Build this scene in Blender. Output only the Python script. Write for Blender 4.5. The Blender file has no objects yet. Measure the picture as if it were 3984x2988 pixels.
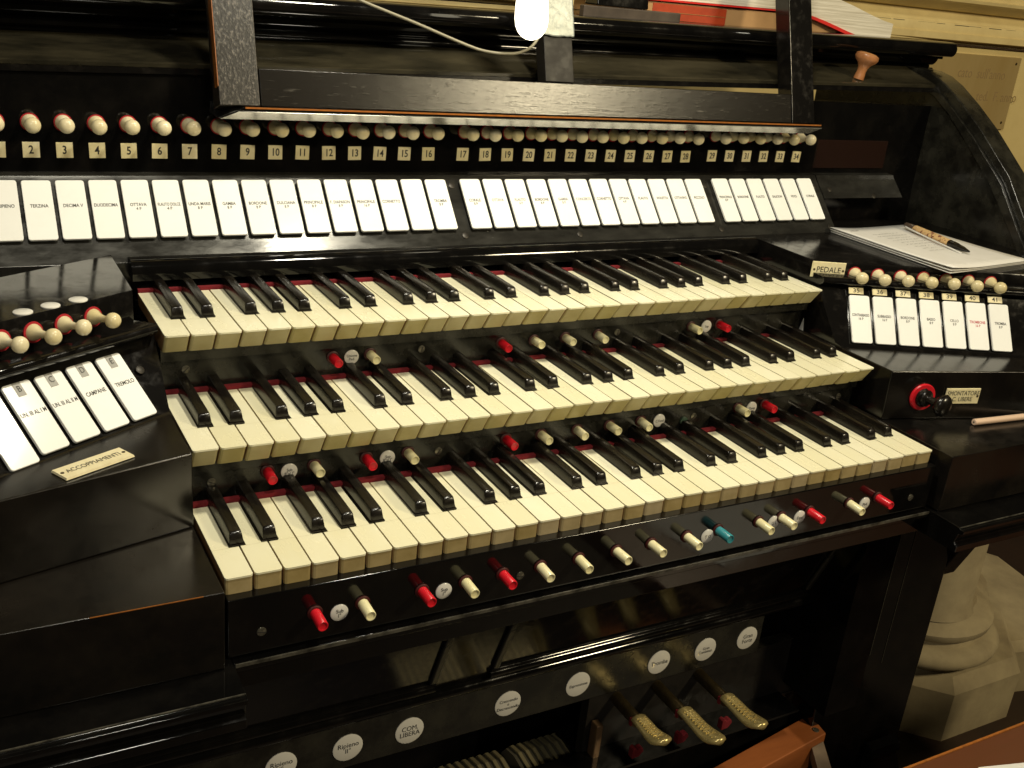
import bpy, bmesh, math, random
from mathutils import Vector, Matrix
random.seed(7)
S = bpy.context.scene
COL = S.collection
V = Vector
# ------------------------------------------------------------------ camera
cam_d = bpy.data.cameras.new("camera"); cam = bpy.data.objects.new("camera", cam_d); COL.objects.link(cam)
CAMP = V((-0.17152742, -0.6967987, 0.45276362))
_R = [(0.87628208, -0.47222087, 0.09558854), (-0.09453663, -0.36306542, -0.92695541), (0.47243259, 0.80323779, -0.36278989)]
m = Matrix((( _R[0][0], -_R[1][0], -_R[2][0], CAMP.x), (_R[0][1], -_R[1][1], -_R[2][1], CAMP.y), (_R[0][2], -_R[1][2], -_R[2][2], CAMP.z), (0, 0, 0, 1)))
cam.matrix_world = m
cam_d.sensor_width = 36.0; cam_d.lens = 4059.1 * 36 / 3984; cam_d.clip_start = 0.02; cam_d.clip_end = 60
S.camera = cam
# ------------------------------------------------------------------ world, lamps, exposure
w = bpy.data.worlds.new("World"); S.world = w; w.use_nodes = True
w.node_tree.nodes["Background"].inputs[0].default_value = (1.0, 0.85, 0.6, 1)
w.node_tree.nodes["Background"].inputs[1].default_value = 0.008
S.view_settings.view_transform = 'Standard'; S.view_settings.look = 'None'
S.view_settings.exposure = 0.0; S.view_settings.gamma = 1.0
BULB = V((0.430, 0.366, 0.418))
BULB_STRENGTH = 4.0
def area(name, loc, target, size, power, color):
    d = bpy.data.lights.new(name, 'AREA'); d.shape = 'DISK'; d.size = size; d.energy = power; d.color = color
    o = bpy.data.objects.new(name, d); COL.objects.link(o); o.location = loc
    o.rotation_euler = (V(target) - V(loc)).to_track_quat('-Z', 'Y').to_euler(); return o
area("church_lamp", (2.3, -2.3, 1.95), (1.3, 0.6, 0.0), 0.40, 62, (1.0, 0.85, 0.55))
area("front_lamp", (-1.0, -2.4, 1.55), (0.4, 0.1, 0.0), 0.35, 12, (1.0, 0.94, 0.80))
area("upper_front_fill", (0.15, -0.85, 2.1), (0.4, 0.1, 0.0), 0.25, 17, (1.0, 0.94, 0.78))  # added fill from high in front, lifts key tops more than fronts
area("music_lamp", (0.40, 0.078, 0.86), (0.42, 0.15, 0.0), 0.085, 6.2, (1.0, 0.93, 0.74))

# ------------------------------------------------------------------ object helpers
WM = {}
def base(name, kind=None, label=None, cat=None, group=None, loc=(0, 0, 0)):
    o = bpy.data.objects.new(name, None); COL.objects.link(o); o.location = loc
    WM[o] = Matrix.Translation(loc); props(o, kind, label, cat, group); return o
def props(o, kind=None, label=None, cat=None, group=None):
    if kind: o['kind'] = kind
    if label: o['label'] = label
    if cat: o['category'] = cat
    if group: o['group'] = group
    return o
def place(name, mesh, M, parent=None, **k):
    o = bpy.data.objects.new(name, mesh); COL.objects.link(o)
    if parent is not None:
        o.parent = parent; o.matrix_parent_inverse = WM[parent].inverted()
    o.matrix_basis = M; WM[o] = M.copy(); props(o, **k); return o
def mesh_of(name, verts, faces, mats, fmat=None, smooth=False):
    me = bpy.data.meshes.new(name); me.from_pydata([tuple(v) for v in verts], [], faces)
    for mt in (mats if isinstance(mats, (list, tuple)) else [mats]): me.materials.append(mt)
    if fmat:
        for p, i in zip(me.polygons, fmat): p.material_index = i
    bm = bmesh.new(); bm.from_mesh(me); bmesh.ops.recalc_face_normals(bm, faces=bm.faces); bm.to_mesh(me); bm.free()
    if smooth:
        for p in me.polygons: p.use_smooth = True
    return me
def centred(name, verts, faces, mats, parent=None, fmat=None, smooth=False, bevel=0, **k):
    c = sum((V(v) for v in verts), V()) / len(verts)
    me = mesh_of(name, [V(v) - c for v in verts], faces, mats, fmat, smooth)
    o = place(name, me, Matrix.Translation(c), parent, **k)
    if bevel: add_bevel(o, bevel)
    return o
def add_bevel(o, wd, seg=2, ang=35):
    b = o.modifiers.new('bevel', 'BEVEL'); b.width = wd; b.segments = seg; b.limit_method = 'ANGLE'; b.angle_limit = math.radians(ang)
    b.harden_normals = True
    for p in o.data.polygons: p.use_smooth = True
def prism(loop0, loop1):
    n = len(loop0); f = [tuple(range(n)), tuple(range(2 * n - 1, n - 1, -1))]
    for i in range(n):
        j = (i + 1) % n; f.append((i, j, n + j, n + i))
    return list(loop0) + list(loop1), f
def box(name, a, b, mat, parent=None, bevel=0, **k):
    (x0, y0, z0), (x1, y1, z1) = a, b
    v, f = prism([(x0, y0, z0), (x1, y0, z0), (x1, y1, z0), (x0, y1, z0)], [(x0, y0, z1), (x1, y0, z1), (x1, y1, z1), (x0, y1, z1)])
    return centred(name, v, f, mat, parent, bevel=bevel, **k)
def xprof(name, prof, x0, x1, mat, parent=None, bevel=0, smooth=False, tilt=0.0, **k):
    # extrude a (y,z) outline along x; x0/x1 may be functions of (y,z); tilt raises z with x
    X0 = x0 if callable(x0) else (lambda y, z: x0); X1 = x1 if callable(x1) else (lambda y, z: x1)
    a = [(X0(y, z), y, z + tilt * (X0(y, z) - .2)) for y, z in prof]; b = [(X1(y, z), y, z + tilt * (X1(y, z) - .2)) for y, z in prof]
    v, f = prism(a, b)
    o = centred(name, v, f, mat, parent, bevel=bevel, **k)
    if smooth: smooth_by_angle(o.data, 40)
    return o
def smooth_by_angle(me, deg):
    for p in me.polygons: p.use_smooth = True
    bm = bmesh.new(); bm.from_mesh(me); t = math.radians(deg)
    for e in bm.edges:
        if len(e.link_faces) == 2: e.smooth = e.calc_face_angle(0) < t
    bm.to_mesh(me); bm.free()
def plan(name, pts, z0, z1, mat, parent=None, bevel=0, **k):
    v, f = prism([(x, y, z0) for x, y in pts], [(x, y, z1) for x, y in pts])
    return centred(name, v, f, mat, parent, bevel=bevel, **k)
def arc(cy, cz, r, a0, a1, n=8):
    return [(cy + r * math.cos(math.radians(a0 + (a1 - a0) * i / n)), cz + r * math.sin(math.radians(a0 + (a1 - a0) * i / n))) for i in range(n + 1)]
def lathe_mesh(name, prof, mats, seg=20, fm=None, deg=40):
    # prof: (radius, height) along +Z
    vs, fs, mi = [], [], []
    for i, (r, h) in enumerate(prof):
        for j in range(seg):
            a = 2 * math.pi * j / seg; vs.append((r * math.cos(a), r * math.sin(a), h))
    for i in range(len(prof) - 1):
        for j in range(seg):
            k = (j + 1) % seg; fs.append((i * seg + j, i * seg + k, (i + 1) * seg + k, (i + 1) * seg + j)); mi.append(fm[i] if fm else 0)
    fs.append(tuple(range(seg))[::-1]); mi.append(fm[0] if fm else 0)
    fs.append(tuple(range((len(prof) - 1) * seg, len(prof) * seg))); mi.append(fm[-1] if fm else 0)
    me = mesh_of(name, vs, fs, mats, mi); smooth_by_angle(me, deg); return me
def frame(loc, ex, ez):
    # matrix with local X along ex, local Z along ez
    ez = V(ez).normalized(); ex = V(ex); ex = (ex - ez * ex.dot(ez)).normalized(); ey = ez.cross(ex)
    M = Matrix((ex, ey, ez)).transposed().to_4x4(); M.translation = V(loc); return M
_tc = {}
def text_mesh(txt, size, mat, sx=1.0, lead=1.0, bold=0.0):
    k = (txt, size, mat.name, sx, bold)
    if k in _tc: return _tc[k]
    c = bpy.data.curves.new('lettering', 'FONT'); c.body = txt; c.size = size; c.align_x = 'CENTER'; c.align_y = 'CENTER'
    c.space_line = lead; c.extrude = 0.00004; c.offset = bold; c.resolution_u = 3
    o = bpy.data.objects.new('tmp', c); COL.objects.link(o)
    dg = bpy.context.evaluated_depsgraph_get(); me = bpy.data.meshes.new_from_object(o.evaluated_get(dg))
    bpy.data.objects.remove(o); me.materials.clear(); me.materials.append(mat)
    for v in me.vertices: v.co.x *= sx
    me.name = 'lettering'; _tc[k] = me; return me
def tube(name, pts, r, mat, parent=None, seg=10, **k):
    P = [V(p) for p in pts]
    Q = []
    for i in range(len(P) - 1):                     # Catmull-Rom
        a, b, c, d = P[max(i - 1, 0)], P[i], P[i + 1], P[min(i + 2, len(P) - 1)]
        for t in [j / 6 for j in range(6)]:
            Q.append(.5 * ((2 * b) + (c - a) * t + (2 * a - 5 * b + 4 * c - d) * t * t + (3 * b - a - 3 * c + d) * t ** 3))
    Q.append(P[-1]); vs, fs = [], []
    for i, q in enumerate(Q):
        t = (Q[min(i + 1, len(Q) - 1)] - Q[max(i - 1, 0)]).normalized(); s = t.cross(V((0, 0, 1))).normalized(); u = s.cross(t)
        for j in range(seg):
            a = 2 * math.pi * j / seg; vs.append(q + s * r * math.cos(a) + u * r * math.sin(a))
    for i in range(len(Q) - 1):
        for j in range(seg):
            kk = (j + 1) % seg; fs.append((i * seg + j, i * seg + kk, (i + 1) * seg + kk, (i + 1) * seg + j))
    fs += [tuple(range(seg))[::-1], tuple(range((len(Q) - 1) * seg, len(Q) * seg))]
    o = centred(name, vs, fs, mat, parent, smooth=True, **k); return o

# ------------------------------------------------------------------ materials
def mat(name, col, rough=.4, metal=0, noise=0, nscale=60, rvar=0, bump=0, col2=None, stretch=(1, 1, 1), spec=.5, rand=0, rot=None, thr=None):
    m = bpy.data.materials.new(name); m.use_nodes = True; nt = m.node_tree; N = nt.nodes; L = nt.links
    b = N['Principled BSDF']; b.inputs['Base Color'].default_value = (*col, 1); b.inputs['Roughness'].default_value = rough
    b.inputs['Metallic'].default_value = metal; b.inputs['Specular IOR Level'].default_value = spec
    if not (noise or rvar or bump or col2 or rand): return m
    tc = N.new('ShaderNodeTexCoord'); mp = N.new('ShaderNodeMapping'); mp.inputs['Scale'].default_value = stretch
    L.new(tc.outputs['Object'], mp.inputs[0])
    if rand:
        oi = N.new('ShaderNodeObjectInfo'); ml = N.new('ShaderNodeVectorMath'); ml.operation = 'SCALE'; ml.inputs['Scale'].default_value = 7
        cx = N.new('ShaderNodeCombineXYZ'); L.new(oi.outputs['Random'], cx.inputs[0]); L.new(oi.outputs['Random'], cx.inputs[1])
        L.new(cx.outputs[0], ml.inputs[0]); L.new(ml.outputs[0], mp.inputs['Location'])
    nz = N.new('ShaderNodeTexNoise'); nz.inputs['Scale'].default_value = nscale; nz.inputs['Detail'].default_value = 6; nz.inputs['Roughness'].default_value = .65
    L.new(mp.outputs[0], nz.inputs['Vector'])
    cr = N.new('ShaderNodeMapRange'); lo, hi = thr or (.35, .7)
    cr.inputs['From Min'].default_value = lo; cr.inputs['From Max'].default_value = hi; L.new(nz.outputs['Fac'], cr.inputs['Value'])
    if col2:
        mx = N.new('ShaderNodeMix'); mx.data_type = 'RGBA'; mx.inputs[6].default_value = (*col, 1); mx.inputs[7].default_value = (*col2, 1)
        L.new(cr.outputs[0], mx.inputs[0]); out = mx.outputs[2]
        if rand:
            hs = N.new('ShaderNodeHueSaturation'); mr = N.new('ShaderNodeMapRange'); mr.inputs['To Min'].default_value = 1 - rand; mr.inputs['To Max'].default_value = 1 + rand * .5
            L.new(oi.outputs['Random'], mr.inputs['Value']); L.new(mr.outputs[0], hs.inputs['Value'])
            ms = N.new('ShaderNodeMapRange'); ms.inputs['To Min'].default_value = 1 + rand * 2.2; ms.inputs['To Max'].default_value = 1 - rand
            L.new(oi.outputs['Random'], ms.inputs['Value']); L.new(ms.outputs[0], hs.inputs['Saturation'])
            L.new(out, hs.inputs['Color']); out = hs.outputs[0]
        L.new(out, b.inputs['Base Color'])
    if rvar:
        rr = N.new('ShaderNodeMapRange'); rr.inputs['To Min'].default_value = max(rough - rvar, .03); rr.inputs['To Max'].default_value = rough + rvar
        L.new(cr.outputs[0], rr.inputs['Value']); L.new(rr.outputs[0], b.inputs['Roughness'])
    if bump:
        bp = N.new('ShaderNodeBump'); bp.inputs['Strength'].default_value = bump; bp.inputs['Distance'].default_value = .001
        L.new(nz.outputs['Fac'], bp.inputs['Height']); L.new(bp.outputs[0], b.inputs['Normal'])
    return m
LACQ = mat('black_lacquer', (.003, .0028, .0026), .12, rvar=.07, nscale=22, bump=.04, col2=(.007, .006, .005), thr=(.45, .75))
CHEEKM = mat('rubbed_cheek_lacquer', (.0045, .004, .0035), .24, rvar=.09, nscale=14, bump=.03, col2=(.013, .010, .007), thr=(.4, .75), spec=.42)
DUSTY = mat('dusty_lacquer', (.0045, .004, .0036), .22, rvar=.10, nscale=70, bump=.05, col2=(.012, .010, .008), thr=(.5, .8))
SATIN = mat('worn_black_rail', (.008, .0075, .006), .30, rvar=.12, nscale=30, bump=.08, col2=(.03, .028, .02), thr=(.4, .75))
LIDM = mat('reflection_tinted_lid', (.010, .009, .006), .10, rvar=.05, stretch=(.3, 1, 1), nscale=14, col2=(.052, .044, .026), thr=(.4, .7))  # beige streaks paint in the room's reflection on the lid, with some dust
GRAIN = mat('grainy_desk_wood', (.008, .0065, .005), .30, spec=.3, rvar=.10, nscale=420, bump=.18, col2=(.060, .054, .042), thr=(.60, .82), stretch=(.12, 1, 1))
GRAINV = mat('grainy_post_wood', (.012, .010, .008), .45, rvar=.16, nscale=420, bump=.3, col2=(.15, .125, .10), thr=(.52, .78), stretch=(1, 1, .45))
PANELM = mat('worn_tab_panel', (.022, .021, .018), .24, metal=.35, rvar=.10, nscale=60, bump=.10, col2=(.050, .048, .040), thr=(.35, .85), stretch=(.4, 1, 1))
EDGE = mat('bare_orange_wood', (.36, .12, .02), .4, col2=(.20, .07, .015), nscale=120)
WHITE = mat('ivory_key_top', (.80, .765, .56), .28, col2=(.77, .72, .49), nscale=40, stretch=(1, .4, 1), rand=.07, rvar=.04, thr=(.35, .8))
FRONT = mat('yellowed_key_front', (.60, .525, .27), .34, col2=(.52, .44, .21), nscale=60, rand=.08)
JOINT = mat('head_joint', (.50, .45, .28), .5)
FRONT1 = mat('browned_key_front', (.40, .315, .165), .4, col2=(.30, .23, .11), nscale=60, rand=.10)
WOODK = mat('key_side_wood', (.30, .16, .06), .6)
EBONY = mat('ebony', (.005, .004, .0035), .25, col2=(.012, .010, .007), nscale=110, rvar=.05, bump=.05, stretch=(1, .15, 1), rand=.1)
TAB = mat('white_tab', (.88, .88, .84), .13, col2=(.82, .815, .77), nscale=30, rvar=.02, rand=.05, thr=(.5, .9))
IVK = mat('turned_ivory', (.76, .68, .46), .26, col2=(.68, .58, .34), nscale=40, rand=.10)
PLATE = mat('ivory_plate', (.80, .72, .46), .35, col2=(.68, .59, .35), nscale=80, rand=.06)
DISC = mat('porcelain', (.74, .72, .66), .15, col2=(.62, .6, .55), nscale=70, thr=(.5, .9), rand=.04)
FELT = mat('red_felt', (.19, .004, .009), .9, bump=.5, nscale=900, col2=(.12, .002, .006))
RFELT = mat('bright_red_felt', (.36, .008, .014), .9, bump=.5, nscale=900, col2=(.36, .005, .012))
REDP = mat('red_plastic', (.62, .012, .022), .32, col2=(.50, .008, .016), nscale=40)
DRED = mat('dark_red_ring', (.055, .006, .005), .5)
IVP = mat('pale_ivory_plastic', (.78, .72, .44), .3, col2=(.70, .63, .36), nscale=40, rand=.05)
STRIP = mat('pale_metal_strip', (.52, .50, .44), .22, metal=.75, rvar=.06, nscale=40, col2=(.44, .42, .36))
TEAL = mat('teal_plastic', (.03, .22, .25), .35)
GREENK = mat('dark_green_button', (.05, .09, .06), .3)
INK = mat('black_ink', (.02, .018, .015), .6)
GREYINK = mat('grey_ink', (.16, .15, .13), .6)
REDINK = mat('red_ink', (.50, .03, .05), .6)
GREYST = mat('grey_sticker', (.30, .29, .26), .5)
STEEL = mat('dull_screw', (.30, .28, .22), .35, metal=.8, col2=(.12, .11, .08), nscale=300)
BRASS = mat('brass', (.66, .53, .22), .28, metal=.55, col2=(.50, .38, .14), nscale=200, rvar=.06)
BRONZE = mat('dark_bronze', (.11, .08, .035), .4, metal=.7, col2=(.05, .035, .015), nscale=90)
PAPER = mat('paper', (.74, .72, .68), .7, col2=(.68, .66, .61), nscale=25)
FOIL = mat('silver_foil', (.34, .36, .33), .38, metal=.3, bump=1.0, nscale=40, col2=(.18, .195, .175))
MATTE = mat('matte_black_wood', (.010, .009, .008), .5, spec=.25, rvar=.1, nscale=60, col2=(.018, .015, .012), bump=.1)
CREAM = mat('cream_wall_paint', (.66, .52, .23), .55, col2=(.58, .45, .19), nscale=9, bump=.1)
CREAM2 = mat('cream_moulding_paint', (.70, .56, .26), .45, col2=(.58, .45, .20), nscale=14)
BRASSP = mat('engraved_brass', (.60, .44, .19), .34, metal=.45, col2=(.46, .32, .12), nscale=12, rvar=.08, stretch=(1, 1, .3))
STONE = mat('column_stone', (.38, .31, .18), .85, col2=(.24, .19, .11), nscale=11, bump=.6)
MARBLE = mat('reddish_marble', (.26, .15, .09), .5, col2=(.14, .08, .05), nscale=12)
ORWOOD = mat('orange_varnished_wood', (.40, .125, .035), .38, col2=(.27, .08, .022), nscale=30, stretch=(.15, 1, 1), rvar=.08)
BRWOOD = mat('brown_bench_wood', (.115, .038, .016), .35, col2=(.10, .035, .012), nscale=45, stretch=(.12, 1, 1), bump=.1)
DKWOOD = mat('dark_floor_wood', (.035, .018, .010), .5, col2=(.02, .011, .007), nscale=20, stretch=(1, .1, 1), bump=.2)
DKSTONE = mat('dark_wall_stone', (.06, .045, .04), .85, col2=(.035, .027, .025), nscale=6, bump=.4)
CARD = mat('tan_cardboard', (.42, .24, .10), .65, col2=(.36, .20, .08), nscale=20)
REDLAB = mat('red_spine_label', (.42, .05, .012), .5, col2=(.30, .035, .01), nscale=40)
REDCOV = mat('red_cover', (.62, .02, .015), .4)
PAGES = mat('book_page_edges', (.72, .67, .55), .75, col2=(.52, .47, .36), nscale=420, stretch=(.02, .02, 1), bump=.8, thr=(.4, .6))
PINK = mat('bare_pencil_wood', (.68, .48, .34), .5)
CABLE = mat('grey_cable', (.24, .22, .16), .35)
RUBBER = mat('ribbed_rubber', (.10, .09, .065), .45)
RIBM = mat('rib_metal', (.42, .36, .20), .4, metal=.5)
KNOBW = mat('turned_orange_wood', (.42, .18, .07), .3, col2=(.32, .125, .045), nscale=50)
GOLDP = mat('pen_gold', (.72, .48, .22), .35, col2=(.22, .07, .05), nscale=130, thr=(.52, .6))
CLEARP = mat('pen_plastic', (.10, .07, .05), .2)
GLASS = bpy.data.materials.new('lit_bulb'); GLASS.use_nodes = True
_b = GLASS.node_tree.nodes['Principled BSDF']; _b.inputs['Emission Color'].default_value = (1, .90, .66, 1); _b.inputs['Emission Strength'].default_value = BULB_STRENGTH
_b.inputs['Base Color'].default_value = (.9, .9, .85, 1)

# ================================================================== SETTING
FLOOR = -0.75
box('floor', (-3, -3, FLOOR - .05), (5, 3, FLOOR), DKWOOD, kind='structure')
# ================================================================== ORGAN CONSOLE
CON = base('organ_console', label='glossy black three-manual organ console with white stop tabs and ivory knobs', cat='organ console', loc=(.4, .3, FLOOR))
XL, XR = -0.004, 0.806          # inner faces of the key cheeks
P = 0.0235
# ---- keyboards -----------------------------------------------------------------
def key_poly(kind, L):
    # outline (x,y) of a natural key with cut-outs for its sharps; kind in CDEFGAB or 'X' (last a, no upper sharp)
    w = P - .0015; x0 = .00075; x1 = x0 + w; cut = {'C': (0, -.0080), 'D': (.0047, -.0047), 'E': (.0080, 0), 'F': (0, -.0086), 'G': (.0040, -.0064), 'A': (.0064, -.0040), 'B': (.0086, 0), 'X': (.0064, 0)}[kind]
    l, r = cut; yc = .0446; q = .0024
    pts = [(x0 + q, 0), (x1 - q, 0), (x1 - q * .3, q * .3), (x1, q)]
    if r: pts += [(x1, yc), (x1 + r, yc), (x1 + r, L)]
    else: pts += [(x1, L)]
    if l: pts += [(x0 + l, L), (x0 + l, yc), (x0, yc)]
    else: pts += [(x0, L)]
    pts += [(x0, q), (x0 + q * .3, q * .3)]
    return pts
_km = {}
def white_mesh(kind, L, h, back, fm):
    k = (kind, L, h)
    if k in _km: return _km[k]
    pts = key_poly(kind, L); n = len(pts); t = .0016; lip = .0011
    cx = P / 2
    vs = [(x, y, 0) for x, y in pts] + [(x, y, -t) for x, y in pts]
    low = [(x, max(y, 0) + (lip if y < .003 else 0), -t) for x, y in pts]
    bot = [(x, (y + back + lip) if y < .003 else y, -h) for x, y in pts]
    vs += low + bot; fs = [tuple(range(n))]; mi = [0]
    for i in range(n):
        j = (i + 1) % n
        fs.append((i, n + i, n + j, j)); mi.append(0)
        fs.append((n + i, 2 * n + i, 2 * n + j, n + j)); mi.append(0)
        fr = pts[i][1] < .001 and pts[j][1] < .001
        fs.append((2 * n + i, 3 * n + i, 3 * n + j, 2 * n + j)); mi.append(1 if pts[i][1] < .003 and pts[j][1] < .003 else 2)
    b0 = len(vs); vs += [(.00085, .0440, .00004), (P - .00085, .0440, .00004), (P - .00085, .0443, .00004), (.00085, .0443, .00004)]; fs.append((b0, b0 + 1, b0 + 2, b0 + 3)); mi.append(3)
    me = mesh_of('white_key', vs, fs, [WHITE, fm, WOODK, JOINT], mi)
    _km[k] = me; return me
def black_mesh(L):
    # sharp: sloping rounded front, tapered body on a wider foot
    w0, w1 = .0063, .0049; hgt = .0117
    def ring(y, zt, half_b, half_t, zb=-.006):
        return [(-half_b, y, zb), (half_b, y, zb), (half_b * .97, y, .0012), (half_t * 1.03, y, zt - .0020), (half_t * .93, y, zt - .0006), (half_t * .70, y, zt), (-half_t * .70, y, zt), (-half_t * .93, y, zt - .0006), (-half_t * 1.03, y, zt - .0020), (-half_b * .97, y, .0012)]
    r = [ring(.0014, .0034, w0 * .97, w0 * .93), ring(.0030, hgt * .86, w0 * .97, w1 * 1.0), ring(.0040, hgt - .0006, w0, w1), ring(.0062, hgt, w0, w1), ring(L, hgt + .001, w0, w1)]
    vs = [p for rr in r for p in rr]; fs = []
    for i in range(len(r) - 1):
        for j in range(10):
            k = (j + 1) % 10; fs.append((i * 10 + j, i * 10 + k, (i + 1) * 10 + k, (i + 1) * 10 + j))
    fs += [tuple(range(10)), tuple(range(10 * (len(r) - 1), 10 * len(r)))]
    # foot
    b = len(vs); vs += [(-.0069, 0, -.006), (.0069, 0, -.006), (.0066, L, -.006), (-.0066, L, -.006), (-.0069, 0, .0010), (.0069, 0, .0010), (.0066, L, .0010), (-.0066, L, .0010)]
    fs += [(b, b + 1, b + 5, b + 4), (b + 1, b + 2, b + 6, b + 5), (b + 3, b, b + 4, b + 7), (b + 4, b + 5, b + 6, b + 7)]
    me = mesh_of('black_key', vs, fs, EBONY); smooth_by_angle(me, 32); return me
OCT = 'CDEFGAB'
OFF = {'C': -.0019, 'D': .0022, 'F': -.0032, 'G': .0001, 'A': .0032}
def keyboard(y0, z0, L, h, back, label, front_bed):
    kb = xprof('keyboard', [(y0 + front_bed, z0 - h - .012), (y0 + front_bed, z0 - h + .0015), (y0 + .05, z0 - h + .0015), (y0 + .05, z0 - .012), (y0 + L + .03, z0 - .012), (y0 + L + .03, z0 - h - .012)], .0005, .7995, SATIN, CON, label=label)
    bl = black_mesh(L - .0455 + .02)
    for i in range(34):
        k = 'X' if i == 33 else OCT[i % 7]
        j = (random.uniform(-.0006, .0006), random.uniform(-.0004, .0002))
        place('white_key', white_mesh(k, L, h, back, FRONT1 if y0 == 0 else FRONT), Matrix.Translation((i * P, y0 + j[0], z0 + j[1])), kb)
        if k in OFF:
            place('black_key', bl, Matrix.Translation(((i + 1) * P + OFF[k], y0 + .0452 + random.uniform(-.0003, .0003), z0 + random.uniform(-.0003, .0002))), kb)
    box('felt_strip', (.001, y0 + L + .0005, z0 - .006), (.799, y0 + L + .006, z0 + .0032), FELT, kb)
    return kb
keyboard(0, 0, .118, .0155, 0, 'lowest keyboard with square key fronts', .004)
keyboard(.106, .0600, .125, .021, .012, 'middle keyboard with undercut key fronts', .022)
keyboard(.211, .1253, .131, .021, .014, 'topmost keyboard with undercut key fronts', .022)
# ---- case between and around the manuals ---------------------------------------
xprof('piston_rail', [(.133, -.004), (.133, .0265), (.1305, .029), (.1305, .0405), (.24, .0405), (.24, -.004)], .0002, .7998, SATIN, CON)
xprof('piston_rail', [(.241, .058), (.241, .0915), (.2385, .094), (.2385, .105), (.34, .105), (.34, .058)], .0002, .7998, SATIN, CON)
# key slip under the lowest manual and its bright nosing
xprof('key_slip', [(-.0085, -.0155), (-.0085, -.0685), (.05, -.0685), (.05, -.019), (.0035, -.019), (.0035, -.0155)], .0002, .7998, LACQ, CON, bevel=.0012)
# rounded name rail above the topmost manual
prof = [(.352, .1365), (.3455, .1365)] + arc(.3585, .143, .013, 180, 80, 8) + [(.372, .1545), (.372, .1365)]
xprof('name_rail', prof, XL + .001, XR - .001, LACQ, CON, smooth=True)
# tab panel (sloping), ledge, knob board
TX0, TX1 = -.42, .972
xprof('tab_panel', [(.367, .1495), (.4315, .2180), (.4355, .2235), (.449, .2245), (.449, .12), (.367, .12)], TX0, TX1, PANELM, CON, bevel=.0008)
xprof('knob_board', [(.4495, .20), (.4495, .3275), (.47, .3275), (.47, .20)], TX0, 1.2, LACQ, CON, tilt=0)
xprof('tab_panel', [(.409, .195), (.4315, .2180), (.4355, .2235), (.449, .2245), (.449, .195)], TX1 + .0015, 1.135, PANELM, CON, label='blank stretch of worn panel right of the stop tabs')
box('knob_board', (TX1, .4485, .12), (1.2, .449, .1945), DUSTY, CON)
place('maker_plate', mesh_of('maker_plate', *prism([(-.073, -.021, 0), (.073, -.021, 0), (.073, .021, 0), (-.073, .021, 0)], [(-.072, -.020, .0015), (.072, -.020, .0015), (.072, .020, .0015), (-.072, .020, .0015)]), mat('brown_plate', (.014, .006, .004), .25)), frame((1.050, .4494, .252), (1, 0, 0), (0, -1, 0)), CON)
# ---- jambs (angled side terraces) -----------------------------------------------
def jamb(P0, phi, tau, side, zt, zlow, ds):
    e = V((math.cos(phi), math.sin(phi), 0)); n = V((-math.sin(phi), math.cos(phi), 0))
    def at(u, nn, z): return V((P0[0], P0[1], 0)) + e * u + n * nn + V((0, 0, z))
    xin = XL if side < 0 else XR
    def end(nn): return (xin - P0[0] - nn * n.x) / e.x
    far = -.42 if side < 0 else .42
    z0 = P0[2]; ct, st = math.cos(tau), math.sin(tau); d = .006
    a = (d * st * .7, z0 - d * ct * .7); up = .071
    b = (a[0] + up * ct, a[1] + up * st)
    nf = .0625
    prof = [(a[0] - .012, zlow), (a[0] - .010, a[1] - .002), a, b, (b[0] + .002, b[1] + .003)]
    zb = b[1] + .006
    bar = [(nf - .018 + .005 * math.cos(math.radians(t)), zb + .005 + .005 * math.sin(math.radians(t))) for t in (-100, -135, -180, -225, -270)]
    prof += bar + [(nf, zb + .0105), (nf, zt - .002), (nf + .0015, zt), (.36 if side > 0 else .165, zt), (.36 if side > 0 else .165, zlow)]
    lo = [at(end(q[0]) - (.0205 if side < 0 and q[0] >= nf and q[1] > zlow + .01 else 0), q[0], q[1]) for q in prof]; hi = [at(far, q[0], q[1]) for q in prof]
    v, f = prism(lo, hi)
    o = centred('side_jamb', v, f, DUSTY, CON, label=('left' if side < 0 else 'right') + ' angled side terrace of stop tabs and knobs'); smooth_by_angle(o.data, 50)
    return e, n, at
Lphi, Ltau = .5408, .7441; Rphi, Rtau = -.3899, .9385
PL = (-.0151, .1656, .0727); PR = (.8243, .1699, .0680)
eL, nL, atL = jamb(PL, Lphi, Ltau, -1, .162, .062, 1)
eR, nR, atR = jamb(PR, Rphi, Rtau, 1, .1545, .060, 1)
plan('rear_deck', [(-.0245, .285), (-.0245, .366), (-.42, .366), (-.42, .05)], .10, .1505, LACQ, CON, bevel=.001)
# mid terrace with the plates, lower cheek
def yface(x): return .0865 - abs(x) * .266 if x < 0 else (.088 - (x - .80) * .262)
plan('side_terrace', [(XL, yface(-.004)), (XL, .36), (-.42, .36), (-.42, yface(-.42))], .0005, .0685, CHEEKM, CON, bevel=.0015)
plan('side_terrace', [(XR, yface(.806)), (1.2, yface(1.2)), (1.2, .36), (XR, .36)], .0005, .0625, CHEEKM, CON, bevel=.0015)
box('key_cheek', (-.42, -.0185, -.0695), (XL, .45, 0), CHEEKM, CON, bevel=.0012)
box('key_cheek', (XR, -.021, -.0695), (1.24, .45, 0), CHEEKM, CON, bevel=.0012)
box('worn_edge', (-.10, -.0187, -.0005), (-.02, -.0182, .0002), EDGE, CON, label='strip of bare orange wood showing through the lacquer')
box('case_back', (-.42, .45, -.069), (1.2, .46, .20), LACQ, CON)
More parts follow.
